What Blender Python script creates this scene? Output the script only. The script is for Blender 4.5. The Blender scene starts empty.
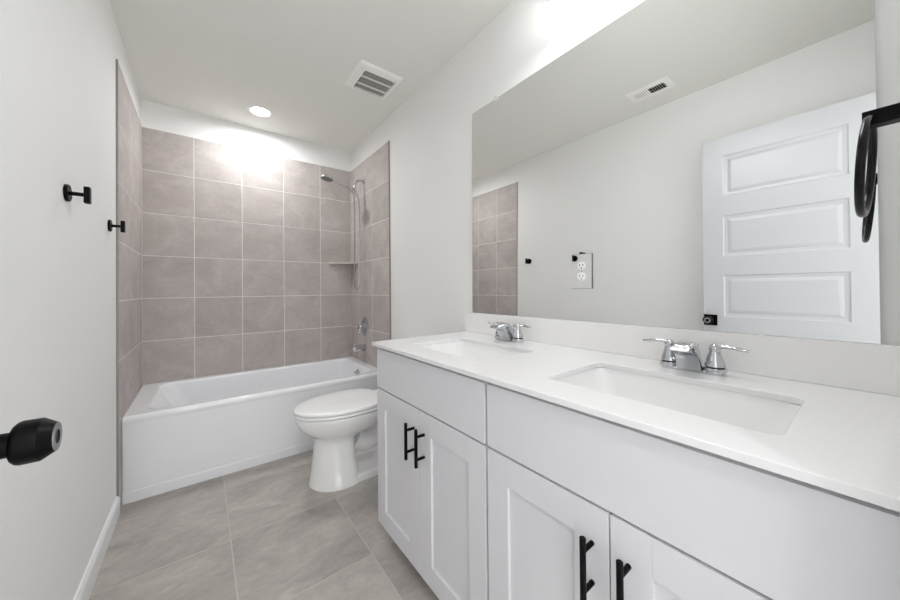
import bpy, bmesh, math, random
from mathutils import Vector, Matrix
from math import pi, sin, cos, radians as R

random.seed(4)
S = bpy.context.scene
COL = S.collection

# ------------------------------------------------------------------ camera
def make_camera():
    yaw, pitch, roll = 0.6568, 0.0072, -0.0092
    s, c = sin(yaw), cos(yaw)
    sp, cp = sin(pitch), cos(pitch)
    right = Vector((c, -s, 0)); up = Vector((-s*sp, -c*sp, cp)); fwd = Vector((s*cp, c*cp, sp))
    sr, cr = sin(roll), cos(roll)
    r2 = right*cr + up*sr
    u2 = up*cr - right*sr
    cd = bpy.data.cameras.new('camera')
    cam = bpy.data.objects.new('camera', cd)
    COL.objects.link(cam)
    m = Matrix((r2, u2, -fwd)).transposed().to_4x4()
    m.translation = Vector((0, 0, 1.0906))
    cam.matrix_world = m
    cd.sensor_fit = 'HORIZONTAL'
    cd.sensor_width = 36.0
    cd.lens = 324.6/900*36.0
    cd.shift_x = -(452.06-450)/900
    cd.shift_y = (286.88-300)/900
    cd.clip_start = 0.02
    S.camera = cam
make_camera()

# ------------------------------------------------------------------ light and exposure
w = bpy.data.worlds.new('world'); S.world = w; w.use_nodes = True
bg = w.node_tree.nodes['Background']
bg.inputs[0].default_value = (0.97, 0.985, 1.0, 1)      # bright hallway beyond the open doorway
bg.inputs[1].default_value = 2.2
VANITY_E = 6.5     # emission of the bulbs over the mirror
CAN_E = 20.0        # emission of the recessed light over the tub
CAN_W, VANITY_W, HALL_W = 4.4, .90, 4.8   # watts of each lamp
S.view_settings.view_transform = 'Standard'
S.view_settings.look = 'None'
S.view_settings.gamma = 1
S.view_settings.use_curve_mapping = False
S.view_settings.exposure = 0.73
S.cycles.max_bounces = 14
S.cycles.diffuse_bounces = 10
S.cycles.glossy_bounces = 8
S.cycles.sample_clamp_indirect = 6

# ------------------------------------------------------------------ materials
def srgb(r, g, b):
    f = lambda v: (v/255/12.92) if v/255 <= .04045 else ((v/255+.055)/1.055)**2.4
    return (f(r), f(g), f(b), 1)

def mat(name, col, rough=.5, metal=0, spec=.5, coat=0, bump=None, emit=0):
    m = bpy.data.materials.new(name); m.use_nodes = True
    nt = m.node_tree; p = nt.nodes['Principled BSDF']
    p.inputs['Base Color'].default_value = col
    p.inputs['Roughness'].default_value = rough
    p.inputs['Metallic'].default_value = metal
    p.inputs['Specular IOR Level'].default_value = spec
    p.inputs['Coat Weight'].default_value = coat
    if emit:
        p.inputs['Emission Color'].default_value = (.97, .985, 1, 1)
        p.inputs['Emission Strength'].default_value = emit
    if bump:
        sc, st, dist = bump
        tc = nt.nodes.new('ShaderNodeTexCoord')
        n = nt.nodes.new('ShaderNodeTexNoise'); n.inputs['Scale'].default_value = sc
        n.inputs['Detail'].default_value = 3
        b = nt.nodes.new('ShaderNodeBump'); b.inputs['Strength'].default_value = st
        b.inputs['Distance'].default_value = dist
        nt.links.new(tc.outputs['Object'], n.inputs['Vector'])
        nt.links.new(n.outputs['Fac'], b.inputs['Height'])
        nt.links.new(b.outputs['Normal'], p.inputs['Normal'])
    return m

def tile_mat(name, c0, c1, c2, rough, scale, stretch=(1, 1, 1)):
    m = bpy.data.materials.new(name); m.use_nodes = True
    nt = m.node_tree; p = nt.nodes['Principled BSDF']; L = nt.links.new
    N = nt.nodes.new
    tc = N('ShaderNodeTexCoord'); geo = N('ShaderNodeNewGeometry')
    mul = N('ShaderNodeMath'); mul.operation = 'MULTIPLY'; mul.inputs[1].default_value = 37.0
    L(geo.outputs['Random Per Island'], mul.inputs[0])
    add = N('ShaderNodeVectorMath'); add.operation = 'ADD'
    mp = N('ShaderNodeMapping'); mp.inputs['Scale'].default_value = stretch
    L(tc.outputs['Object'], mp.inputs['Vector'])
    L(mp.outputs['Vector'], add.inputs[0]); L(mul.outputs[0], add.inputs[1])
    n1 = N('ShaderNodeTexNoise'); n1.inputs['Scale'].default_value = scale
    n1.inputs['Detail'].default_value = 7; n1.inputs['Roughness'].default_value = .62
    n1.inputs['Distortion'].default_value = .6
    L(add.outputs[0], n1.inputs['Vector'])
    n2 = N('ShaderNodeTexNoise'); n2.inputs['Scale'].default_value = scale*7
    n2.inputs['Detail'].default_value = 5; n2.inputs['Roughness'].default_value = .7
    L(add.outputs[0], n2.inputs['Vector'])
    mixf = N('ShaderNodeMath'); mixf.operation = 'MULTIPLY_ADD'
    mixf.inputs[1].default_value = .3
    L(n2.outputs['Fac'], mixf.inputs[0])
    m2 = N('ShaderNodeMath'); m2.operation = 'MULTIPLY'; m2.inputs[1].default_value = .7
    L(n1.outputs['Fac'], m2.inputs[0]); L(m2.outputs[0], mixf.inputs[2])
    # tone shift from tile to tile
    sh = N('ShaderNodeMath'); sh.operation = 'MULTIPLY_ADD'; sh.inputs[1].default_value = .10
    L(geo.outputs['Random Per Island'], sh.inputs[0]); L(mixf.outputs[0], sh.inputs[2])
    cr = N('ShaderNodeValToRGB')
    e = cr.color_ramp.elements
    e[0].position = .36; e[0].color = c0
    e[1].position = .74; e[1].color = c2
    k = cr.color_ramp.elements.new(.55); k.color = c1
    L(sh.outputs[0], cr.inputs[0]); L(cr.outputs[0], p.inputs['Base Color'])
    p.inputs['Roughness'].default_value = rough
    p.inputs['Specular IOR Level'].default_value = .22
    b = N('ShaderNodeBump'); b.inputs['Strength'].default_value = .12; b.inputs['Distance'].default_value = .001
    L(n2.outputs['Fac'], b.inputs['Height']); L(b.outputs['Normal'], p.inputs['Normal'])
    return m

def quartz_mat(name, base, fleck):
    m = bpy.data.materials.new(name); m.use_nodes = True
    nt = m.node_tree; p = nt.nodes['Principled BSDF']; L = nt.links.new; N = nt.nodes.new
    tc = N('ShaderNodeTexCoord')
    n = N('ShaderNodeTexNoise'); n.inputs['Scale'].default_value = 260; n.inputs['Detail'].default_value = 2
    n2 = N('ShaderNodeTexNoise'); n2.inputs['Scale'].default_value = 9; n2.inputs['Detail'].default_value = 4
    L(tc.outputs['Object'], n.inputs['Vector']); L(tc.outputs['Object'], n2.inputs['Vector'])
    a = N('ShaderNodeMath'); a.operation = 'MULTIPLY_ADD'; a.inputs[1].default_value = .25
    L(n2.outputs['Fac'], a.inputs[0]); L(n.outputs['Fac'], a.inputs[2])
    cr = N('ShaderNodeValToRGB')
    cr.color_ramp.elements[0].position = .42; cr.color_ramp.elements[0].color = fleck
    cr.color_ramp.elements[1].position = .62; cr.color_ramp.elements[1].color = base
    L(a.outputs[0], cr.inputs[0]); L(cr.outputs[0], p.inputs['Base Color'])
    p.inputs['Roughness'].default_value = .22
    return m

M = {}
M['wall'] = mat('wall_paint', srgb(236, 236, 235), .75, bump=(140, .35, .0015))
M['ceiling'] = mat('ceiling_paint', srgb(234, 234, 229), .85, bump=(90, .4, .002))
M['trim'] = mat('trim_paint', srgb(238, 239, 240), .35)
M['door'] = mat('door_paint', srgb(206, 208, 211), .32, bump=(60, .05, .0006))
M['cabinet'] = mat('cabinet_paint', srgb(219, 219, 223), .36)
M['cabinet_in'] = mat('cabinet_gap', srgb(205, 205, 208), .6)
M['kick'] = mat('toe_kick_paint', srgb(215, 215, 218), .6)
M['tub'] = mat('tub_enamel', srgb(240, 241, 244), .12, coat=.4)
M['china'] = mat('vitreous_china', srgb(238, 238, 238), .1, coat=.5)
M['seat'] = mat('seat_plastic', srgb(247, 247, 247), .2)
M['chrome'] = mat('chrome', (.60, .61, .63, 1), .06, 1)
M['chrome_dull'] = mat('sprayer_face', srgb(120, 120, 122), .35, .6)
M['steel_hose'] = mat('metal_hose', (.42, .42, .44, 1), .25, 1, bump=(900, .5, .001))
M['black'] = mat('black_metal', srgb(4, 4, 5), .4, 0, .14)
M['black_gloss'] = mat('black_gloss', srgb(4, 4, 5), .22, 0, .3)
M['ring_grey'] = mat('grey_insert', srgb(122, 122, 126), .35, .3)
M['dark_hole'] = mat('dark_hole', srgb(20, 20, 20), .7)
M['mirror'] = mat('mirror_silver', (.91, .915, .908, 1), 0.0, 1)
M['edge'] = mat('tile_edge_strip', srgb(150, 148, 144), .5, .3)
M['grout'] = mat('grout', srgb(232, 229, 225), .9, bump=(400, .3, .001))
M['floor_grout'] = mat('floor_grout', srgb(192, 188, 182), .9, bump=(400, .3, .001))
M['wall_tile'] = tile_mat('wall_tile', srgb(170, 162, 158), srgb(184, 176, 173), srgb(199, 193, 189), .62, 5.0, (1, 1, 1.3))
M['floor_tile'] = tile_mat('floor_tile', srgb(154, 148, 143), srgb(178, 172, 167), srgb(203, 197, 191), .42, 3.2, (1, 1.6, 1))
M['quartz'] = quartz_mat('quartz_white', srgb(234, 233, 234), srgb(231, 230, 230))
M['quartz_b'] = quartz_mat('quartz_splash', srgb(243, 242, 241), srgb(238, 237, 235))
M['shelf'] = tile_mat('shelf_tile', srgb(176, 168, 164), srgb(192, 185, 181), srgb(206, 199, 195), .4, 5.0)
M['plate_edge_reflection'] = mat('plate_edge_reflection', srgb(92, 94, 94), .4, .3)  # dark reflection on the plate bevel, put in as a grey colour
M['plastic'] = mat('white_plastic', srgb(244, 244, 243), .3)
M['vent_white'] = mat('vent_white', srgb(246, 245, 242), .4)
M['duct_shade'] = mat('duct_shade_black', srgb(5, 5, 5), .8)  # black colour stands in for the shade inside the vent openings
M['clear'] = mat('clear_clip', srgb(235, 236, 236), .15)
M['bulb'] = mat('bulb_glow', (1, 1, 1, 1), .4, emit=VANITY_E)
M['can'] = mat('can_glow', (1, 1, 1, 1), .4, emit=CAN_E)

# ------------------------------------------------------------------ mesh helpers
def box(bm, x0, x1, y0, y1, z0, z1, bev=0, seg=2, mi=0):
    t = bmesh.new()
    bmesh.ops.create_cube(t, size=1)
    for v in t.verts:
        v.co = Vector((x0+(v.co.x+.5)*(x1-x0), y0+(v.co.y+.5)*(y1-y0), z0+(v.co.z+.5)*(z1-z0)))
    if bev:
        bmesh.ops.bevel(t, geom=t.edges[:], offset=bev, segments=seg, profile=.5, affect='EDGES')
    merge(bm, t, mi)

def merge(bm, t, mi=0):
    mp = {}
    for v in t.verts: mp[v] = bm.verts.new(v.co)
    for f in t.faces:
        nf = bm.faces.new([mp[v] for v in f.verts]); nf.material_index = mi
    t.free()

def loft(bm, rings, cap0=True, cap1=True, closed=True, mi=0):
    vs = [[bm.verts.new(p) for p in r] for r in rings]
    n = len(vs[0])
    for a, b in zip(vs, vs[1:]):
        for i in range(n if closed else n-1):
            j = (i+1) % n
            f = bm.faces.new((a[i], a[j], b[j], b[i])); f.material_index = mi
    if cap0: bm.faces.new(list(reversed(vs[0]))).material_index = mi
    if cap1: bm.faces.new(vs[-1]).material_index = mi

def frame_of(axis):
    a = Vector(axis).normalized()
    h = Vector((0, 0, 1)) if abs(a.z) < .9 else Vector((1, 0, 0))
    u = a.cross(h).normalized(); v = a.cross(u).normalized()
    return a, u, v

def lathe(bm, origin, axis, prof, n=32, mi=0, caps=(True, True)):
    """prof: list of (distance along axis, radius)"""
    o = Vector(origin); a, u, v = frame_of(axis)
    rings = []
    for d, r in prof:
        r = max(r, 1e-5)
        rings.append([o + a*d + (u*cos(2*pi*i/n) + v*sin(2*pi*i/n))*r for i in range(n)])
    loft(bm, rings, caps[0], caps[1], mi=mi)

def cyl(bm, p0, p1, r, n=24, bev=0, mi=0):
    p0 = Vector(p0); p1 = Vector(p1); L = (p1-p0).length
    prof = [(0, r), (L, r)] if not bev else [(0, r-bev), (bev, r), (L-bev, r), (L, r-bev)]
    lathe(bm, p0, p1-p0, prof, n, mi)

def smooth_path(pts, sub=8, closed=False):
    P = [Vector(p) for p in pts]; out = []
    n = len(P)
    for i in range(n if closed else n-1):
        p0 = P[(i-1) % n] if closed or i > 0 else P[i]
        p1 = P[i]; p2 = P[(i+1) % n]
        p3 = P[(i+2) % n] if closed or i+2 < n else p2
        for k in range(sub):
            t = k/sub
            out.append(.5*((2*p1)+(-p0+p2)*t+(2*p0-5*p1+4*p2-p3)*t*t+(-p0+3*p1-3*p2+p3)*t**3))
    if not closed: out.append(P[-1])
    return out

def tube(bm, path, rad, n=12, closed=False, flat=1.0, mi=0):
    """rad: number or function(t) or list per point; flat squeezes along the second axis"""
    P = [Vector(p) for p in path]; m = len(P)
    T = []
    for i in range(m):
        a = P[(i-1) % m] if (closed or i > 0) else P[i]
        b = P[(i+1) % m] if (closed or i < m-1) else P[i]
        T.append((b-a).normalized())
    h = Vector((0, 0, 1)) if abs(T[0].z) < .9 else Vector((1, 0, 0))
    u = T[0].cross(h).normalized()
    rings = []
    for i in range(m):
        u = (u - T[i]*u.dot(T[i])).normalized()
        v = T[i].cross(u)
        r = rad(i/(m-1)) if callable(rad) else (rad[i] if isinstance(rad, (list, tuple)) else rad)
        ru, rv = r if isinstance(r, tuple) else (r, r*flat)
        rings.append([P[i] + u*cos(2*pi*k/n)*ru + v*sin(2*pi*k/n)*rv for k in range(n)])
    if closed: rings.append(rings[0])
    if closed:
        vs = [[bm.verts.new(p) for p in r] for r in rings[:-1]]
        for i in range(m):
            a, b = vs[i], vs[(i+1) % m]
            for k in range(n):
                bm.faces.new((a[k], a[(k+1) % n], b[(k+1) % n], b[k])).material_index = mi
    else:
        loft(bm, rings, mi=mi)

def rrect(x0, x1, y0, y1, r, z, n=8):
    """rounded rectangle ring, counter-clockwise"""
    out = []
    for cx, cy, a0 in ((x1-r, y1-r, 0), (x0+r, y1-r, 90), (x0+r, y0+r, 180), (x1-r, y0+r, 270)):
        for k in range(n+1):
            a = R(a0 + 90*k/n)
            out.append(Vector((cx+r*cos(a), cy+r*sin(a), z)))
    return out

ROOTLOC = {}
def obj(name, bm, m, parent=None, ang=35):
    """link the bmesh as one mesh object; vertices are given in world space"""
    root = None
    if parent is not None:
        root = parent
        while root.parent is not None: root = root.parent
        bmesh.ops.translate(bm, verts=bm.verts, vec=-ROOTLOC[root.name])
    bmesh.ops.recalc_face_normals(bm, faces=bm.faces)
    me = bpy.data.meshes.new(name)
    bm.to_mesh(me); bm.free()
    for q in (m if isinstance(m, (list, tuple)) else [m]): me.materials.append(q)
    for p in me.polygons: p.use_smooth = True
    me.set_sharp_from_angle(angle=R(ang))
    o = bpy.data.objects.new(name, me); COL.objects.link(o)
    wn = o.modifiers.new('weighted_normal', 'WEIGHTED_NORMAL'); wn.keep_sharp = True; wn.weight = 100
    if parent is not None: o.parent = parent
    else: ROOTLOC[o.name] = Vector((0, 0, 0))
    return o

def tag(o, label, cat, group=None):
    o['label'] = label; o['category'] = cat
    if group: o['group'] = group
    return o

def thing(name, loc, label, cat, group=None):
    o = bpy.data.objects.new(name, None); COL.objects.link(o)
    o.empty_display_size = .1
    o.location = loc; ROOTLOC[o.name] = Vector(loc)
    return tag(o, label, cat, group)

def struct(name, bm, m, label=None, cat=None, ang=35):
    o = obj(name, bm, m, ang=ang); o['kind'] = 'structure'
    if label: tag(o, label, cat)
    return o

def dup(root, loc, label):
    r = root.copy(); COL.objects.link(r); r.location = loc; r['label'] = label
    for ch in list(root.children):
        c = ch.copy(); COL.objects.link(c); c.parent = r
        for g in list(ch.children):
            d = g.copy(); COL.objects.link(d); d.parent = c
    return r

B = bmesh.new

# ------------------------------------------------------------------ room dimensions
XL, XR = -.335, 1.1595       # left and right wall faces
YF, YB = -.046, 3.112        # doorway wall and back wall faces
H = 2.44
TX0, TX1, TYB = XL+.007, XR-.010, YB-.010   # tile faces
YTL, YTR = 2.283, 2.284      # front edges of the tiled areas
ZT = 2.2465

# ------------------------------------------------------------------ structure
def slab(name, args, m, label, cat):
    bm = B(); box(bm, *args); return struct(name, bm, m, label, cat)

slab('ceiling', (-.72, XR+.12, -1.5, YB+.12, H, H+.1), M['ceiling'], 'flat pale grey ceiling', 'ceiling')
slab('wall_left', (XL-.12, XL, YF-.12, YB+.12, 0, H), M['wall'], 'textured off-white wall on the left with robe hooks', 'wall')
slab('wall_right', (XR, XR+.12, YF-.12, YB+.12, 0, H), M['wall'], 'textured off-white wall behind the mirror and vanity', 'wall')
slab('wall_back', (XL, XR, YB, YB+.12, 0, H), M['wall'], 'off-white wall behind the tub above the tile', 'wall')
slab('wall_hall_block_left', (-.72, -.62, -1.5, YF-.12, 0, H), M['wall'], 'unseen off-white wall added left of the doorway outside to block side light', 'wall')  # unseen, added so outside light enters mostly straight along the room
slab('wall_hall_block_right', (.85, .95, -1.5, YF-.12, 0, H), M['wall'], 'unseen off-white wall added right of the doorway outside to block side light', 'wall')  # unseen, added to cut light coming in sideways through the doorway
DX0, DX1, DH = -.205, .520, 2.035     # doorway opening behind the camera
bm = B()
box(bm, XL, DX0-.02, YF-.12, YF, 0, H)
box(bm, DX1+.02, XR, YF-.12, YF, 0, H)
box(bm, DX0-.02, DX1+.02, YF-.12, YF, DH+.02, H)
struct('wall_front', bm, M['wall'], 'off-white wall with the doorway, holding the towel ring', 'wall')
bm = B()
box(bm, DX0-.02, DX0, YF-.12, YF-.001, 0, DH, .002)
box(bm, DX1, DX1+.02, YF-.12, YF-.001, 0, DH, .002)
box(bm, DX0-.02, DX1+.02, YF-.12, YF-.001, DH, DH+.02, .002)
struct('trim_1', bm, M['trim'], 'white door jamb lining the doorway', 'trim')

# floor: 18 inch tiles over a grout bed
def floor():
    bm = B()
    x0, x1, y0, y1 = -.72, XR+.12, -1.5, YB+.12
    box(bm, x0, x1, y0, y1, -.10, -.0012, mi=1)
    g = .0022; P = .457
    ix = [.098 + P*k for k in range(-4, 7)]; iy = [1.275 + P*k for k in range(-8, 6)]
    for a in ix:
        for b in iy:
            xa, xb = max(a+g, x0), min(a+P-g, x1); ya, yb = max(b+g, y0), min(b+P-g, y1)
            if xb-xa > .01 and yb-ya > .01:
                box(bm, xa, xb, ya, yb, -.0115, 0, .0012, 1)
    struct('floor', bm, [M['floor_tile'], M['floor_grout']], 'grey-beige square stone-look floor tiles with pale grout', 'floor')
floor()

def tiles(name, plane, us, vs, label):
    """plane: function(u, v, depth) -> world point, depth 0 on the wall"""
    bm = B()
    def b(u0, u1, v0, v1, d0, d1, bev, mi):
        p = plane(u0, v0, d0); q = plane(u1, v1, d1)
        lo = [min(a, c) for a, c in zip(p, q)]; hi = [max(a, c) for a, c in zip(p, q)]
        box(bm, lo[0], hi[0], lo[1], hi[1], lo[2], hi[2], bev, 1, mi)
    b(us[0], us[-1], vs[0], vs[-1], 0, .0088, 0, 1)
    g = .0021
    for u0, u1 in zip(us, us[1:]):
        for v0, v1 in zip(vs, vs[1:]):
            b(u0+g, u1-g, v0+g, v1-g, .001, .010, .0008, 0)
    o = struct(name, bm, [M['wall_tile'], M['grout']], label, 'tile')
    return o
rows = [.0, .1465, .4465, .7465, 1.0465, 1.3465, 1.6465, 1.9465, ZT]
tiles('wall_tile_back', lambda u, v, d: (u, YB-d, v), [TX0, -.043, .260, .563, .866, TX1], rows[2:], 'taupe square wall tiles along the back of the tub')
tiles('wall_tile_left', lambda u, v, d: (XL+d*.7, u, v), [YTL, 2.578, 2.882, TYB], rows, 'taupe wall tiles on the left beside the tub')
tiles('wall_tile_right', lambda u, v, d: (XR-d, u, v), [YTR, 2.602, 2.908, TYB], rows, 'taupe wall tiles under the shower head')
bm = B(); box(bm, XL, XL+.0085, YTL-.004, YTL-.0002, .0, ZT+.003, .0006, 1)
struct('trim_2', bm, M['edge'], 'grey metal strip edging the left tiles', 'trim')
bm = B(); box(bm, XR-.0115, XR, YTR-.004, YTR-.0002, .0, ZT+.003, .0006, 1)
struct('trim_3', bm, M['edge'], 'grey metal strip edging the right tiles', 'trim')

def baseboard(name, p0, p1, nrm, label):
    """profile board from p0 to p1, nrm points into the room"""
    p0 = Vector((*p0, 0)); p1 = Vector((*p1, 0)); n = Vector((*nrm, 0))
    prof = [(0, 0), (.0135, 0), (.0135, .072), (.0125, .078), (.008, .086), (.006, .090), (0, .090)]
    bm = B()
    loft(bm, [[p + n*d + Vector((0, 0, z)) for d, z in prof] for p in (p0, p1)])
    struct(name, bm, M['trim'], label, 'baseboard', 20)
baseboard('baseboard_left', (XL, YF+.001), (XL, YTL-.005), (1, 0), 'white baseboard along the left wall')
baseboard('baseboard_right', (XR, 1.362), (XR, YTR-.005), (-1, 0), 'white baseboard behind the toilet')

# ------------------------------------------------------------------ door (opened back along the left wall)
def door():
    xf, xb = -.2125, -.2475      # room face, wall face
    y0, y1 = YF-.006, .6515
    z0, z1 = .014, 2.030
    pys = (y0+.117, y1-.099)
    pzs = [(.200, .449), (.567, .816), (.937, 1.187), (1.301, 1.549), (1.665, 1.915)]
    bm = B()
    for side in (1, -1):
        x = xf if side > 0 else xb
        def q(a, b, c, d, dep=0):
            f = bm.faces.new([bm.verts.new((x-side*dep, yy, zz)) for yy, zz in ((a, c), (b, c), (b, d), (a, d))])
        zs = [z0] + [v for p in pzs for v in p] + [z1]
        for c, e in zip(zs, zs[1:]): q(y0, pys[0], c, e); q(pys[1], y1, c, e)
        for k in range(0, len(zs), 2): q(pys[0], pys[1], zs[k], zs[k+1])
        for a, b in pzs:
            rings = []
            for ins, dep in ((0, 0), (.004, .004), (.010, .0065), (.022, .0075), (.026, .006), (.040, .0022), (.042, .0018)):
                rings.append([Vector((x-side*dep, yy, zz)) for yy, zz in
                    ((pys[0]+ins, a+ins), (pys[1]-ins, a+ins), (pys[1]-ins, b-ins), (pys[0]+ins, b-ins))])
            loft(bm, rings, cap0=False)
    ys = [y0, pys[0], pys[1], y1]
    for (ya, za), (yb, zb) in [((a, z), (b, z)) for a, b in zip(ys, ys[1:]) for z in (z0, z1)] + [((y, a), (y, b)) for a, b in zip(zs, zs[1:]) for y in (y0, y1)]:
        bm.faces.new([bm.verts.new(p) for p in ((xf, ya, za), (xf, yb, zb), (xb, yb, zb), (xb, ya, za))])
    bmesh.ops.remove_doubles(bm, verts=bm.verts, dist=.00005)
    d = struct('door_1', bm, M['door'], 'white five-panel door opened along the left wall, seen in the mirror', 'door', 18)
    ky, kz = .616, .914
    for s, x in ((1, xf), (-1, xb)):
        k = B()
        if s > 0:
            lathe(k, (x+.007*s, ky, kz), (s, 0, 0), [(0, .0140), (.0300, .0140), (.0302, .0155), (.0312, .0212), (.034, .0240), (.037, .0250),
                (.0520, .0249), (.0530, .0243), (.0625, .0178), (.0635, .0172)], 40)
        else:
            lathe(k, (x+.007*s, ky, kz), (s, 0, 0), [(0, .0125), (.016, .0125), (.020, .0225), (.026, .026), (.048, .0262), (.058, .0185)], 40)
        ko = obj('door_knob', k, M['black'], d)
        r = B(); box(r, min(x, x+.0075*s), max(x, x+.0075*s), ky-.033, ky+.033, kz-.033, kz+.033, .0012)
        obj('rosette', r, M['black'], d)
        if s > 0:
            g = B(); lathe(g, (x+.0700, ky, kz), (1, 0, 0), [(0, .0170), (.0012, .0168), (.0014, .0160), (.0012, .0085)], 32, caps=(False, False))
            go = obj('privacy_ring', g, M['ring_grey'], ko); go['label'] = 'grey ring around the privacy button'
            h = B(); lathe(h, (x+.0698, ky, kz), (1, 0, 0), [(0, .0085), (.0006, .0085)], 24)
            obj('privacy_button', h, M['dark_hole'], ko)
    l = B(); box(l, xb+.006, xf-.006, y1-.0005, y1+.0012, kz-.028, kz+.028, .0005, 1)
    box(l, xb+.012, xf-.012, y1, y1+.010, kz-.010, kz+.010, .002)
    lo = obj('latch', l, M['black'], d)
    for z in (.22, 1.02, 1.80):
        h = B(); cyl(h, (xf+.004, y0-.004, z-.045), (xf+.004, y0-.004, z+.045), .005, 16)
        obj('hinge', h, M['black'], d)
door()

# ------------------------------------------------------------------ bathtub
def bathtub():
    x0, x1, y0, y1 = TX0+.0005, TX1-.0005, 2.358, TYB-.0005
    zr = .446
    t = thing('bathtub', ((x0+x1)/2, (y0+y1)/2, 0), 'white alcove bathtub with a plain front apron between tiled walls', 'bathtub')
    bm = B()
    rings = [rrect(x0, x1, y0+.012, y1, .004, 0), rrect(x0, x1, y0+.010, y1, .004, .300),
             rrect(x0, x1, y0+.008, y1, .004, zr-.050), rrect(x0, x1, y0+.003, y1, .004, zr-.034),
             rrect(x0, x1, y0+.0003, y1, .004, zr-.024), rrect(x0, x1, y0+.0015, y1, .005, zr-.014), rrect(x0+.001, x1-.001, y0+.006, y1-.001, .006, zr-.0060),
             rrect(x0+.003, x1-.003, y0+.013, y1-.002, .008, zr-.0015), rrect(x0+.006, x1-.006, y0+.021, y1-.004, .010, zr),
             rrect(x0+.085, x1-.062, y0+.062, y1-.038, .075, zr-.001),
             rrect(x0+.092, x1-.066, y0+.070, y1-.044, .075, zr-.004),
             rrect(x0+.104, x1-.071, y0+.079, y1-.049, .080, zr-.016),
             rrect(x0+.125, x1-.076, y0+.085, y1-.054, .085, zr-.060),
             rrect(x0+.190, x1-.096, y0+.095, y1-.064, .095, zr-.200),
             rrect(x0+.255, x1-.120, y0+.110, y1-.078, .105, zr-.310),
             rrect(x0+.300, x1-.150, y0+.135, y1-.102, .115, zr-.345),
             rrect(x0+.380, x1-.225, y0+.190, y1-.155, .110, zr-.356)]
    loft(bm, rings)
    # raised toe band along the bottom of the apron
    prof = [(y0+.014, 0), (y0+.004, 0), (y0+.004, .050), (y0+.0055, .0535), (y0+.011, .056), (y0+.014, .056)]
    loft(bm, [[Vector((x, a, z)) for a, z in prof] for x in (x0+.001, x1-.001)])
    obj('tub_shell', bm, M['tub'], t, 40)
    o = B(); lathe(o, (x1-.083, 2.735, .372), (-1, 0, .16), [(0, .034), (.006, .034), (.010, .030), (.012, .012)], 32)
    ov = obj('overflow_plate', o, M['chrome'], t); ov['label'] = 'round chrome overflow plate'
    o = B(); cyl(o, (x1-.090, 2.735, .372), (x1-.118, 2.735, .388), .005, 12)
    obj('trip_lever', o, M['chrome'], ov)
    o = B(); lathe(o, (x1-.30, 2.735, .0895), (0, 0, 1), [(0, .034), (.004, .034), (.006, .028)], 28)
    obj('drain', o, M['chrome'], t)
bathtub()

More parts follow.
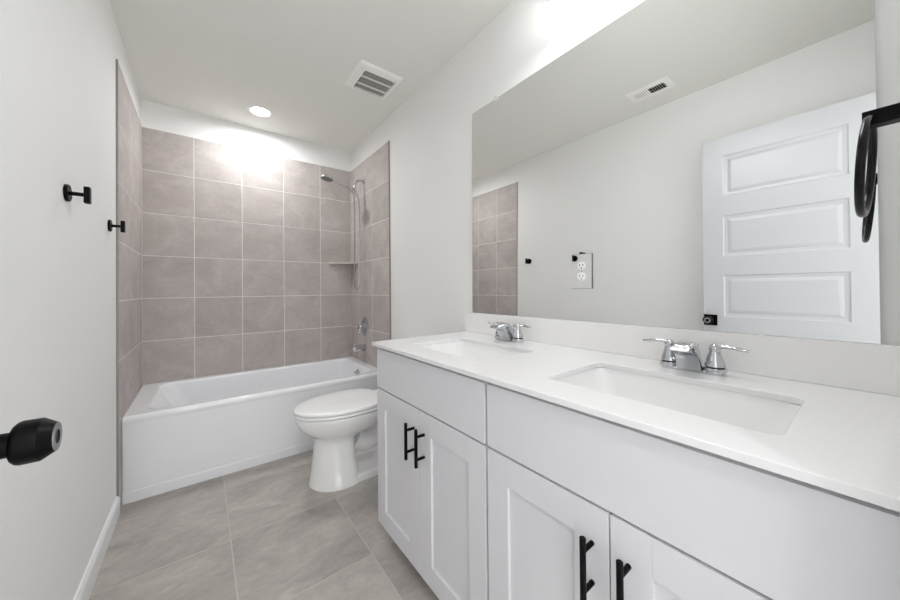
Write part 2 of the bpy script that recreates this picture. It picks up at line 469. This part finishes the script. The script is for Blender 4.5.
# ------------------------------------------------------------------ toilet
def toilet():
    cy = 1.932
    t = thing('toilet', (.80, cy, 0), 'white elongated toilet with closed lid between bathtub and vanity', 'toilet')
    n = 48
    def egg(xf, xb, hw, z, xm=None, pw=2.0, dz=0):
        """egg outline: long front ellipse, blunter back"""
        xm = xm if xm is not None else xf + (xb-xf)*.55
        out = []
        for k in range(n):
            a = 2*pi*k/n
            c, s = cos(a), sin(a)
            e = 2/pw if c > 0 else 1.0
            if c > 0:   # back
                x = xm + (xb-xm)*abs(c)**(2/3.2); y = hw*(1 if s >= 0 else -1)*abs(s)**(2/3.2)
                y = hw*(1 if s >= 0 else -1)*abs(s)**.75
            else:
                x = xm - (xm-xf)*abs(c); y = hw*s
            out.append(Vector((x, cy+y, z + dz*(x-xf))))
        return out
    bm = B()
    loft(bm, [egg(.466, .74, .150, 0, .63), egg(.466, .74, .150, .014, .63), egg(.472, .73, .143, .030, .63),
              egg(.480, .72, .128, .09, .63), egg(.489, .71, .114, .16, .63), egg(.496, .71, .107, .225, .63), egg(.498, .72, .108, .252, .63),
              egg(.490, .78, .118, .268, .64), egg(.466, .85, .135, .284, .65), egg(.438, .90, .153, .304, .67), egg(.416, .93, .168, .330, .68),
              egg(.403, .945, .179, .360, .69), egg(.398, .95, .182, .383, .69), egg(.402, .95, .179, .391, .69),
              egg(.416, .94, .166, .393, .69)])
    # trapway and rear foot
    loft(bm, [rrect(.66, 1.06, cy-.135, cy+.135, .05, 0), rrect(.66, 1.06, cy-.135, cy+.135, .05, .026),
              rrect(.67, 1.05, cy-.120, cy+.120, .05, .042)])
    pth = smooth_path([(.72, cy, .20), (.80, cy, .16), (.88, cy, .20), (.94, cy, .27), (1.00, cy, .25), (1.02, cy, .12), (1.02, cy, .03)], 6)
    tube(bm, pth, lambda u: .066-.010*u, 24)
    loft(bm, [rrect(.80, 1.02, cy-.10, cy+.10, .05, .27), rrect(.79, 1.13, cy-.125, cy+.125, .05, .33), rrect(.79, 1.14, cy-.14, cy+.14, .05, .388),
              rrect(.80, 1.13, cy-.13, cy+.13, .05, .394)])
    obj('bowl', bm, M['china'], t, 60)
    s = B()
    loft(s, [egg(.404, .885, .176, .3975, .68), egg(.395, .887, .184, .3985, .68), egg(.393, .887, .186, .402, .68), egg(.393, .887, .186, .409, .68), egg(.396, .885, .183, .4125, .68), egg(.404, .885, .176, .4135, .68)])
    obj('seat', s, M['seat'], t, 50)
    l = B()
    loft(l, [egg(.402, .885, .178, .4185, .68), egg(.392, .888, .187, .4195, .68), egg(.390, .888, .188, .423, .68), egg(.390, .888, .188, .430, .68), egg(.394, .886, .185, .4355, .68),
             egg(.406, .878, .175, .4385, .68), egg(.47, .84, .13, .4425, .68), egg(.56, .78, .07, .444, .68)])
    obj('lid', l, M['seat'], t, 50)
    for dy in (-.075, .075):
        h = B(); box(h, .885, .925, cy+dy-.016, cy+dy+.016, .394, .430, .006, 3)
        obj('seat_hinge', h, M['seat'], t)
    k = B()
    loft(k, [rrect(.985, 1.135, cy-.165, cy+.165, .03, .394), rrect(.972, 1.140, cy-.175, cy+.175, .03, .43), rrect(.964, 1.140, cy-.183, cy+.183, .03, .700)])
    tk = obj('tank', k, M['china'], t)
    k = B()
    loft(k, [rrect(.962, 1.142, cy-.186, cy+.186, .03, .702), rrect(.958, 1.142, cy-.188, cy+.188, .03, .710), rrect(.960, 1.142, cy-.187, cy+.187, .03, .728), rrect(.970, 1.135, cy-.178, cy+.178, .03, .735)])
    obj('tank_lid', k, M['china'], tk)
    k = B(); cyl(k, (.966, cy+.13, .655), (.948, cy+.13, .655), .014, 20); box(k, .938, .949, cy+.07, cy+.148, .647, .663, .004)
    obj('flush_lever', k, M['chrome'], tk)
    t.location.x += .004
toilet()

# ------------------------------------------------------------------ vanity cabinets
XD = .614       # door fronts
def shaker(y0, y1, z0, z1, fw=.073, rail=.073):
    bm = B(); xb = XD+.019
    box(bm, XD, xb, y0, y0+fw, z0, z1, .0013)
    box(bm, XD, xb, y1-fw, y1, z0, z1, .0013)
    box(bm, XD, xb, y0+fw-.0004, y1-fw+.0004, z0, z0+rail, .0013)
    box(bm, XD, xb, y0+fw-.0004, y1-fw+.0004, z1-rail, z1, .0013)
    box(bm, XD+.0085, xb-.002, y0+fw-.004, y1-fw+.004, z0+rail-.004, z1-rail+.004)
    return bm

def pull(y, z0, z1):
    bm = B(); x = .580
    cyl(bm, (x, y, z0), (x, y, z1), .0060, 20, .0008)
    m = (z0+z1)/2
    for z in (m-.039, m+.039): cyl(bm, (x, y, z), (XD, y, z), .0050, 16)
    return bm

def cabinet(y0, y1, label, mid):
    t = thing('vanity_cabinet', (.88, (y0+y1)/2, 0), label, 'cabinet', 'white vanity cabinets under the countertop')
    bm = B()
    xa, xb, ya, yb, zt = XD+.0205, XR-.003, y0+.0005, y1-.0005, .8453
    box(bm, xa, xa+.018, ya, yb, .070, zt, .0008)          # face panel behind the fronts
    box(bm, xa+.0178, xb, ya, ya+.016, .070, zt)
    box(bm, xa+.0178, xb, yb-.016, yb, .070, zt)
    box(bm, xa+.0178, xb, ya+.0158, yb-.0158, .070, .086)
    box(bm, xb-.012, xb, ya+.0158, yb-.0158, .0858, zt)
    obj('body', bm, M['cabinet_in'], t)
    bm = B(); box(bm, .695, XR-.003, y0+.002, y1-.002, 0, .0699)
    obj('toe_kick', bm, M['kick'], t)
    g = .0032
    bm = B(); box(bm, XD, XD+.020, y0+g, y1-g, .664, .8325, .0015)
    obj('drawer_front', bm, M['cabinet'], t)
    for a, b, py in ((y0+g, mid-.0015, mid-.035), (mid+.0015, y1-g, mid+.035)):
        d = obj('door', shaker(a, b, .072, .658), M['cabinet'], t)
        h = obj('handle', pull(py, .479, .6095), M['black'], d); h['label'] = 'black bar handle'
cabinet(.6525, 1.349, 'white two-door vanity cabinet next to the toilet', .9985)
cabinet(-.040, .6495, 'white two-door vanity cabinet nearest the camera, under the front sink', .3125)

# ------------------------------------------------------------------ countertop, backsplash, sinks
SINKS = (.981, .305)
SW, SX0, SX1 = .434, .702, .977

def countertop():
    cu = bpy.data.curves.new('countertop', 'CURVE'); cu.dimensions = '2D'; cu.fill_mode = 'BOTH'
    zt, zb = .8603, .8455; bev = .002
    def spl(pts):
        s = cu.splines.new('POLY'); s.points.add(len(pts)-1); s.use_cyclic_u = True
        for p, q in zip(s.points, pts): p.co = (q.x, q.y, 0, 1)
    spl(rrect(.5935+bev, XR-.0005-bev, YF+.0005+bev, 1.3595-bev, .002, 0, 2))
    for c in SINKS:
        spl(rrect(SX0-bev, SX1+bev, c-SW/2-bev, c+SW/2+bev, .023, 0, 8))
    cu.extrude = (zt-zb)/2-bev; cu.bevel_depth = bev; cu.bevel_resolution = 2
    tmp = bpy.data.objects.new('tmp', cu); COL.objects.link(tmp)
    dg = bpy.context.evaluated_depsgraph_get()
    me = bpy.data.meshes.new_from_object(tmp.evaluated_get(dg))
    bpy.data.objects.remove(tmp); bpy.data.curves.remove(cu)
    bm = B(); bm.from_mesh(me); bpy.data.meshes.remove(me)
    bmesh.ops.remove_doubles(bm, verts=bm.verts, dist=.00005)
    bmesh.ops.translate(bm, verts=bm.verts, vec=(0, 0, (zt+zb)/2))
    o = obj('countertop', bm, M['quartz'])
    tag(o, 'white quartz countertop with two sink cut-outs across the vanity', 'countertop')
countertop()
bm = B(); box(bm, XR-.0205, XR-.0003, YF+.0005, 1.3705, .8605, .9648, .0015)
tag(obj('backsplash', bm, M['quartz_b']), 'low white quartz backsplash strip beneath the mirror', 'backsplash')

def sink(c, label):
    t = thing('sink', ((SX0+SX1)/2, c, .70), label, 'sink', 'undermount sinks')
    bm = B()
    x0, x1, y0, y1 = SX0-.003, SX1+.003, c-SW/2-.003, c+SW/2+.003
    z = .8452
    spec = [(.018, .026, 0), (0, .025, 0), (-.0015, .028, -.003), (-.004, .034, -.012), (-.012, .042, -.034), (-.028, .048, -.068), (-.046, .050, -.096), (-.064, .050, -.113), (-.088, .046, -.123), (-.108, .030, -.1265)]
    top = []
    for off, r, dz in spec:
        top.append(rrect(x0-off, x1+off, y0-off, y1+off, r, z+dz, 8))
    inner = rrect((x0+x1)/2-.022, (x0+x1)/2+.022, c-.022, c+.022, .0219, z-.131, 8)
    under = [rrect((x0+x1)/2-.024, (x0+x1)/2+.024, c-.024, c+.024, .0239, z-.146, 8)]
    for off, r, dz in reversed(spec[:-1]):
        if off > 0: continue
        under.append(rrect(x0-off-.010, x1+off+.010, y0-off-.010, y1+off+.010, r+.004, z+dz-.012, 8))
    under.append(rrect(x0-.018, x1+.018, y0-.018, y1+.018, .026, z-.010, 8))
    loft(bm, top + [inner] + under, False, False)
    vs = bm.verts[:]
    bmesh.ops.remove_doubles(bm, verts=vs, dist=.00002)
    # join the outer flange
    bm.edges.ensure_lookup_table()
    bmesh.ops.bridge_loops(bm, edges=[e for e in bm.edges if e.is_boundary])
    obj('basin', bm, M['china'], t, 50)
    d = B()
    lathe(d, ((x0+x1)/2, c, z-.1345), (0, 0, 1), [(0, .0215), (.004, .0235), (.0055, .0225), (.0055, .017), (.004, .016), (.004, .0145), (.008, .0135), (.009, .008)], 28)
    obj('drain', d, M['chrome'], t)
    return t
sink(SINKS[0], 'white rectangular undermount sink at the far end, nearer the toilet')
sink(SINKS[1], 'white rectangular undermount sink nearest the camera')

# ------------------------------------------------------------------ faucets
def faucet(c, label):
    x = 1.072; z = .8603
    t = thing('faucet', (x, c, z), label, 'faucet', 'chrome two-handle faucets')
    bm = B()
    # deck plate
    loft(bm, [rrect(x-.022, x+.024, c-.072, c+.072, .021, z, 8), rrect(x-.022, x+.024, c-.072, c+.072, .021, z+.005, 8), rrect(x-.018, x+.020, c-.068, c+.068, .018, z+.008, 8)])
    obj('deck_plate', bm, M['chrome'], t)
    # spout: side profile swept across a tapering width
    prof = []   # (front x, front z, back x, back z, half width front, half width back)
    st = [(-.026, .000, .026, .000, .029, .024), (-.028, .012, .025, .016, .0285, .023), (-.034, .026, .021, .034, .0275, .022), (-.043, .038, .012, .052, .026, .021),
          (-.056, .047, -.002, .066, .0245, .021), (-.070, .0525, -.018, .075, .023, .0205), (-.084, .055, -.040, .079, .022, .0205), (-.092, .0555, -.062, .077, .0215, .020), (-.096, .058, -.082, .071, .021, .0195)]
    rings = []
    for fx, fz, bx, bz, hf, hb in st:
        f = Vector((x+fx, c, z+.0065+fz)); b = Vector((x+bx, c, z+.0065+bz))
        ring = []
        m = 7
        Y = Vector((0, 1, 0))
        ring += [f - Y*hf*.98, f + Y*hf*.98]
        d = b-f
        ring += [f + d*.12 + Y*hf, f + d*.6 + Y*(hf+hb)/2, f+d*.88+Y*hb*.9, b + Y*hb*.6, b, b - Y*hb*.6, f+d*.88-Y*hb*.9, f + d*.6 - Y*(hf+hb)/2, f + d*.12 - Y*hf]
        rings.append(ring)
    s = B(); loft(s, rings)
    so = obj('spout', s, M['chrome'], t, 40)
    for sgn in (1, -1):
        hy = c + sgn*.052
        bb = B()
        lathe(bb, (x, hy, z+.006), (0, 0, 1), [(0, .0250), (.009, .0250), (.0115, .0242), (.0118, .0195), (.0150, .0195), (.0152, .0226),
            (.019, .0224), (.028, .0200), (.040, .0158), (.050, .0132), (.0545, .0120)], 32)
        hb = obj('handle_base', bb, M['chrome'], t)
        sr = B(); lathe(sr, (x, hy, z+.0176), (0, 0, 1), [(0, .0202), (.0034, .0202)], 32, caps=(False, False))  # black band painting the dark groove line, no separate gasket
        sl = obj('groove_shade_ring', sr, M['black'], hb); sl['label'] = 'thin black ring painting the shaded groove around the handle base'
        lv = B()
        lathe(lv, (x, hy, z+.0600), (0, 0, 1), [(0, .0112), (.003, .0128), (.009, .0130), (.014, .0115), (.018, .0075), (.0195, .0015)], 28)
        pth = smooth_path([(x, hy, z+.070), (x-.001, hy+sgn*.020, z+.074), (x-.003, hy+sgn*.040, z+.0735), (x-.004, hy+sgn*.058, z+.0705), (x-.0045, hy+sgn*.069, z+.0702)], 5)
        def rr(u):
            wd = .0068 + .0032*max(0, (u-.35)/.65) if u > .35 else .0080-.0012*u/.35
            if u > .94: wd *= .72
            return (wd, .0058-.0026*u)
        tube(lv, pth, rr, 16)
        obj('lever', lv, M['chrome'], hb)
    r = B()
    cyl(r, (x+.030, c-.004, z), (x+.030, c-.004, z+.062), .0022, 10)
    lathe(r, (x+.030, c-.004, z+.060), (0, 0, 1), [(0, .003), (.004, .0055), (.009, .0055), (.012, .002)], 16)
    obj('lift_rod', r, M['chrome'], t)
faucet(SINKS[0]+.003, 'chrome two-lever faucet behind the far sink')
faucet(SINKS[1]+.004, 'chrome two-lever faucet behind the sink nearest the camera')

# ------------------------------------------------------------------ mirror, clips, outlet
MZ0, MZ1, LEAN = .9656, 2.0315, .0100
def mx(z): return XR-.0170 + LEAN*(z-MZ0)     # front face of the mirror, leaning back to the wall at its top
bm = B()
loft(bm, [[Vector((mx(z)+o, y, z)) for y, z in ((-.0085, MZ0), (1.305, MZ0), (1.305, MZ1), (-.0085, MZ1))] for o in (0, .0055)])
tag(obj('mirror', bm, M['mirror']), 'large frameless wall mirror above the vanity', 'mirror')

def clip(loc, up, label, first=None):
    if first is None:
        t = tag(obj('mirror_clip', clip_mesh(), M['clear']), label, 'clip', 'mirror clips')
    else:
        t = first.copy(); COL.objects.link(t); t['label'] = label
    t.location = loc
    t.rotation_euler = (up, 0, 0)
    return t
def clip_mesh():
    bm = B()
    box(bm, -.0035, -.0012, -.009, .009, -.012, .010, .0008)
    box(bm, -.0035, .0060, -.009, .009, .0015, .010, .0008)
    lathe(bm, (-.0052, 0, .005), (1, 0, 0), [(0, .002), (.0017, .0038)], 14)
    return bm
c0 = clip((mx(MZ1), 1.126, MZ1), 0, 'small clear clip on the mirror top edge near its far corner')
clip((mx(1.885), -.0087, 1.885), pi/2, 'small white clip on the right edge of the mirror', c0)
clip((mx(MZ0), .176, MZ0+.0005), pi, 'small clear clip on the mirror bottom edge right of the near faucet', c0).scale = (.8, .8, .35)

def outlet():
    y, z = .673, 1.154; MX = mx(1.088)+.0003
    t = thing('outlet', (MX, y, z), 'duplex power outlet with mirrored cover plate set on the mirror', 'outlet')
    bm = B()
    x0 = MX-.0055
    box(bm, x0+.0012, MX, y-.0405, y+.0405, z-.066, z+.066, .0004, 1, 1)
    box(bm, x0, x0+.0012, y-.0395, y+.0395, z-.065, z+.065, 0)
    pl = obj('cover_plate', bm, [M['mirror'], M['plate_edge_reflection']], t)
    for dz in (-.0205, .0205):
        r = B()
        ring = []
        prof = []
        for k in range(32):
            a = 2*pi*k/32
            yy = .0172*cos(a); zz = max(-.0148, min(.0148, .0172*sin(a)))
            prof.append((yy, zz))
        loft(r, [[Vector((x0+.0005, y+a, z+dz+b)) for a, b in prof], [Vector((x0-.0018, y+a*.99, z+dz+b*.99)) for a, b in prof], [Vector((x0-.0024, y+a*.94, z+dz+b*.94)) for a, b in prof]])
        ro = obj('receptacle', r, M['plastic'], t)
        h = B()
        for yy, hh in ((-.0064, .0036), (.0064, .0044)):
            box(h, x0-.0027, x0-.002, y+yy-.0011, y+yy+.0011, z+dz+.003-hh, z+dz+.003+hh)
        cyl(h, (x0-.0027, y, z+dz-.0085), (x0-.002, y, z+dz-.0085), .0024, 12)
        obj('slots', h, M['dark_hole'], ro)
    t.rotation_euler = (0, .0185, .020)
    h = B(); lathe(h, (x0+.0003, y, z), (-1, 0, 0), [(0, .0034), (.001, .0032), (.0016, .001)], 14)
    obj('screw', h, M['chrome'], pl)
outlet()

# ------------------------------------------------------------------ robe hooks
def hook():
    t = thing('robe_hook', (XL, 1.532, 1.402), 'black round robe hook on the left wall, nearer the camera', 'hook', 'black robe hooks')
    y, z = 1.532, 1.402
    bm = B(); lathe(bm, (XL, y, z), (1, 0, 0), [(0, .0265), (.007, .0265), (.0085, .025)], 36); b = obj('base', bm, M['black'], t)
    bm = B(); cyl(bm, (XL+.008, y, z), (XL+.042, y, z), .0062, 18); obj('post', bm, M['black'], t)
    bm = B(); box(bm, XL+.039, XL+.053, y-.0105, y+.0105, z-.0265, z+.0255, .0015); obj('end_bar', bm, M['black'], t)
    return t
h0 = hook()
dup(h0, (XL, 2.122, 1.395), 'black round robe hook on the left wall beside the tile edge')

# ------------------------------------------------------------------ towel ring on the doorway wall
def towel_ring():
    x, z = .902, 1.372
    t = thing('towel_ring', (x, YF, z), 'black towel ring hanging from a square arm at the mirror', 'towel ring')
    bm = B(); box(bm, x-.024, x+.024, YF, YF+.009, z-.024, z+.024, .001); obj('wall_plate', bm, M['black'], t)
    bm = B(); box(bm, x-.0125, x+.0125, YF+.008, .0085, z-.0125, z+.0125, .001); obj('arm', bm, M['black'], t)
    bm = B(); r = .079; pts = []
    for k in range(56):
        a = 2*pi*k/56
        p = Vector((r*sin(a), 0, r*cos(a)))
        p = Matrix.Rotation(R(4.2), 3, 'X') @ p
        p = Matrix.Rotation(R(-3.2), 3, 'Z') @ p
        pts.append(p + Vector((x, .0048, z-.0795)))
    tube(bm, pts, .0056, 14, closed=True)
    obj('ring', bm, M['black_gloss'], t)
towel_ring()

# ------------------------------------------------------------------ shower and tub fittings
SY = 2.762
def shower():
    t = thing('shower_fixture', (TX1, SY, 2.06), 'chrome shower arm with hand-shower holder high on the tiled right wall', 'shower arm')
    bm = B(); lathe(bm, (TX1, SY, 2.06), (-1, 0, 0), [(0, .028), (.004, .028), (.010, .018), (.012, .011)], 28); obj('flange', bm, M['chrome'], t)
    bm = B(); tube(bm, smooth_path([(TX1, SY, 2.060), (1.115, SY, 2.060), (1.085, SY, 2.048), (1.066, SY, 2.015), (1.060, SY, 1.985)], 6), .0095, 16); obj('pipe', bm, M['chrome'], t)
    bm = B(); lathe(bm, (1.059, SY, 1.992), (-.1, 0, -1), [(0, .012), (.003, .0145), (.012, .0145), (.016, .012), (.0165, .011)], 20)
    lathe(bm, (1.072, SY-.002, 1.9395), (-.05, 0, .029), [(0, .0155), (0, .0190), (.036, .0190), (.036, .0155), (0, .0155)], 24, caps=(False, False)); obj('holder', bm, M['chrome'], t)
    s = thing('hand_shower', (1.055, SY-.002, 1.955), 'chrome hand shower with looping hose resting in its holder', 'hand shower')
    bm = B()
    pth = smooth_path([(1.078, SY-.002, 1.936), (1.05, SY-.002, 1.955), (1.00, SY-.002, 1.984), (.94, SY-.002, 2.002), (.885, SY-.002, 2.017), (.855, SY-.002, 2.024)], 6)
    tube(bm, pth, lambda u: .0105 + .003*sin(pi*u) + (.004*(u-.8)/.2 if u > .8 else 0), 18)
    obj('grip', bm, M['chrome'], s)
    bm = B(); ax = Vector((-.16, 0, -1)).normalized()
    hc = Vector((.826, SY-.002, 2.026))
    lathe(bm, hc-ax*.014, ax, [(0, .006), (.002, .030), (.010, .046), (.020, .050), (.026, .049)], 36)
    hd = obj('head', bm, M['chrome'], s)
    bm = B(); lathe(bm, hc+ax*.0118, ax, [(0, .0475), (.002, .046), (.003, .040)], 36); obj('spray_face', bm, M['chrome_dull'], hd)
    bm = B()
    y = SY-.004
    pth = smooth_path([(1.074, y, 1.938), (1.088, y, 1.915), (1.100, y, 1.86), (1.104, y, 1.70), (1.098, y, 1.40), (1.094, y, 1.20), (1.088, y-.002, 1.125),
                       (1.074, y-.006, 1.103), (1.058, y-.008, 1.118), (1.052, y-.006, 1.18), (1.056, y-.002, 1.40), (1.060, y, 1.70), (1.058, y, 1.86), (1.056, y-.001, 1.915)], 8)
    tube(bm, pth, .0050, 10)
    obj('hose', bm, M['steel_hose'], s)
    v = thing('shower_valve', (TX1, SY+.012, .76), 'round chrome shower valve with lever on the tiled right wall', 'valve')
    y = SY+.004
    bm = B(); lathe(bm, (TX1, y, .768), (-1, 0, 0), [(0, .083), (.003, .083), (.010, .070), (.014, .040), (.016, .030)], 44); obj('escutcheon', bm, M['chrome'], v)
    bm = B(); lathe(bm, (TX1-.014, y, .768), (-1, 0, 0), [(0, .027), (.030, .024), (.044, .020), (.047, .012)], 28)
    tube(bm, smooth_path([(TX1-.040, y, .768), (TX1-.052, y-.005, .741), (TX1-.060, y-.008, .711), (TX1-.062, y-.008, .696)], 5), lambda u: .010-.003*u, 14)
    obj('lever', bm, M['chrome'], v)
    q = thing('tub_spout', (TX1, SY+.012, .600), 'chrome tub spout over the bathtub end', 'spout')
    bm = B()
    z = .580
    rings = []
    for d, hw, zt, zb in ((0, .030, .033, -.033), (.012, .029, .031, -.031), (.05, .026, .027, -.027), (.085, .024, .022, -.026), (.105, .023, .017, -.027), (.116, .020, .008, -.026), (.120, .014, .000, -.024)):
        ring = []
        for k in range(24):
            a = 2*pi*k/24
            cz = (zt+zb)/2; hz = (zt-zb)/2
            ring.append(Vector((TX1-d, y+hw*cos(a), z+cz+hz*sin(a))))
        rings.append(ring)
    loft(bm, rings); obj('body', bm, M['chrome'], q, 50)
    bm = B(); cyl(bm, (TX1-.098, y, z+.016), (TX1-.098, y, z+.036), .0045, 12); lathe(bm, (TX1-.098, y, z+.034), (0, 0, 1), [(0, .005), (.003, .008), (.009, .007), (.011, .003)], 16)
    obj('diverter_knob', bm, M['chrome'], q)
shower()

def corner_shelf():
    z0, z1 = 1.334, 1.354
    bm = B()
    out = [(TX1-.0002, TYB-.0002), (.940, TYB-.0002), (.944, TYB-.010), (TX1-.012, 2.905), (TX1-.0002, 2.900)]
    e = .002
    r = [[Vector((x, y, z)) for x, y in out] for z in (z0, z1)]
    loft(bm, r)
    bmesh.ops.bevel(bm, geom=bm.edges[:], offset=.002, segments=2, affect='EDGES')
    tag(obj('corner_shelf', bm, M['shelf']), 'taupe tile corner shelf in the shower', 'shelf')
corner_shelf()

# ------------------------------------------------------------------ ceiling fittings
def exhaust():
    x0, x1, y0, y1 = .742, 1.020, 1.812, 2.092
    t = thing('exhaust_fan', ((x0+x1)/2, (y0+y1)/2, H), 'square white exhaust fan grille on the ceiling', 'fan')
    gx0, gx1, gy0, gy1 = .790, .996, 1.868, 2.072
    bm = B()
    zt, zb = H, H-.016
    def P(x, y, z): return Vector((x, y, z))
    def rect(a, b, c, d, z): return [P(a, c, z), P(b, c, z), P(b, d, z), P(a, d, z)]
    rg = [rect(x0, x1, y0, y1, zt), rect(x0, x1, y0, y1, zt-.004), rect(x0+.012, x1-.012, y0+.012, y1-.012, zb+.002), rect(x0+.018, x1-.018, y0+.018, y1-.018, zb),
          rect(gx0, gx1, gy0, gy1, zb), rect(gx0, gx1, gy0, gy1, zt-.001)]
    loft(bm, rg, False, False)
    obj('cover', bm, M['vent_white'], t)
    bm = B(); box(bm, gx0, gx1, gy0, gy1, zt-.0025, zt-.0005); b = obj('duct_shade', bm, M['duct_shade'], t)  # thin black sheet as the shaded cavity above the fan slots
    bm = B()
    n = 14
    for k in range(n+1):
        x = gx0 + (gx1-gx0)*k/n
        box(bm, x-.0020, x+.0020, gy0, gy1, zb+.0005, zb+.0025)
    for f in (.30, .68):
        y = gy0 + (gy1-gy0)*f
        box(bm, gx0, gx1, y-.0055, y+.0055, zb+.0003, zb+.003)
    obj('grille', bm, M['vent_white'], t)
exhaust()

def register():
    x0, x1, y0, y1 = -.150, -.004, .776, 1.029
    t = thing('air_register', ((x0+x1)/2, (y0+y1)/2, H), 'long white louvered air register on the ceiling, seen in the mirror', 'vent')
    gx0, gx1, gy0, gy1 = x0+.034, x1-.034, y0+.032, y1-.032
    def rect(a, b, c, d, z): return [Vector((a, c, z)), Vector((b, c, z)), Vector((b, d, z)), Vector((a, d, z))]
    bm = B(); z = H
    loft(bm, [rect(x0, x1, y0, y1, z), rect(x0, x1, y0, y1, z-.003), rect(x0+.008, x1-.008, y0+.008, y1-.008, z-.008), rect(gx0, gx1, gy0, gy1, z-.009), rect(gx0, gx1, gy0, gy1, z-.001)], False, False)
    obj('frame', bm, M['vent_white'], t)
    bm = B(); box(bm, gx0, gx1, gy0, gy1, z-.0022, z-.0004); obj('duct_shade', bm, M['duct_shade'], t)  # thin black sheet as the shaded cavity behind the louvers
    n = 14; p = (gy1-gy0)/n
    bm = B()
    for k in range(n):
        yc = gy0 + p*(k+.5)
        s = 1 if k < n/2 else -1
        q = .0016 if s > 0 else .0034; a = Vector((0, -s*q, -.0088)); b = Vector((0, s*q, -.0042))
        for x in (0,):
            t_ = .0007
            pts = []
            for q in (a, b):
                pts.append(q)
            ring = [Vector((gx0, yc+pts[0].y-t_, z+pts[0].z)), Vector((gx0, yc+pts[0].y+t_, z+pts[0].z)), Vector((gx0, yc+pts[1].y+t_, z+pts[1].z)), Vector((gx0, yc+pts[1].y-t_, z+pts[1].z))]
            loft(bm, [ring, [v + Vector((gx1-gx0, 0, 0)) for v in ring]])
    obj('louvers', bm, M['vent_white'], t)
register()

def lamp(name, loc, direction, size, watts, spread, parent):
    ld = bpy.data.lights.new(name, 'AREA'); ld.shape = 'DISK'; ld.size = size; ld.energy = watts; ld.spread = R(spread)
    ld.color = (.97, .985, 1)
    o = bpy.data.objects.new(name, ld); COL.objects.link(o)
    root = parent
    while root.parent is not None: root = root.parent
    o.parent = parent
    o.location = Vector(loc) - ROOTLOC[root.name]
    o.rotation_euler = Vector(direction).to_track_quat('-Z', 'Y').to_euler()

def can_light(x, y, label, watts, spread):
    t = thing('recessed_light', (x, y, H), label, 'light')
    bm = B(); lathe(bm, (x, y, H), (0, 0, -1), [(0, .085), (.002, .085), (.005, .080), (.006, .068), (.003, .062)], 40, caps=(False, False)); obj('trim_ring', bm, M['vent_white'], t)
    bm = B(); lathe(bm, (x, y, H-.0005), (0, 0, -1), [(0, .0625), (.0025, .0625), (.004, .05), (.005, .02)], 40); obj('lens', bm, M['can'], t)
    lamp('lamp', (x, y, H-.008), (0, 0, -1), .12, watts, spread, t)
can_light(.352, 2.797, 'glowing round recessed ceiling light over the bathtub', CAN_W, 172)
can_light(-.215, -.92, 'glowing round recessed ceiling light in the hallway outside the door', HALL_W, 180)

def vanity_light():
    y0, z = .60, 2.325
    t = thing('vanity_light', (XR, y0, z), 'three-bulb chrome vanity light above the mirror', 'light')
    bm = B(); box(bm, XR-.028, XR-.0003, y0-.22, y0+.22, z-.028, z+.028, .004); obj('backplate', bm, M['chrome'], t)
    for dy in (-.155, 0, .155):
        bm = B(); tube(bm, smooth_path([(XR-.026, y0+dy, z), (XR-.07, y0+dy, z+.004), (XR-.14, y0+dy, z+.02), (XR-.150, y0+dy, z+.035)], 5), .007, 12)
        lathe(bm, (XR-.150, y0+dy, z+.030), (0, 0, -1), [(-.004, .010), (0, .022), (.018, .022), (.020, .014)], 20)
        s = obj('socket', bm, M['chrome'], t)
        ax = Vector((-.22, 0, -1)).normalized(); o = Vector((XR-.150, y0+dy, z+.012))
        bm = B(); lathe(bm, o, ax, [(-.002, .016), (.006, .024), (.014, .026)], 32)
        obj('cap', bm, M['chrome'], s)
        bm = B(); lathe(bm, o, ax, [(.012, .020)] + [(.055-.046*cos(pi*k/14), .046*sin(pi*k/14)) for k in range(2, 14)] + [(.101, .002)], 32)
        obj('bulb', bm, M['bulb'], s)
        lamp('lamp', o+ax*.106, (-.55, 0, -.83), .10, VANITY_W, 180, s)
vanity_light()
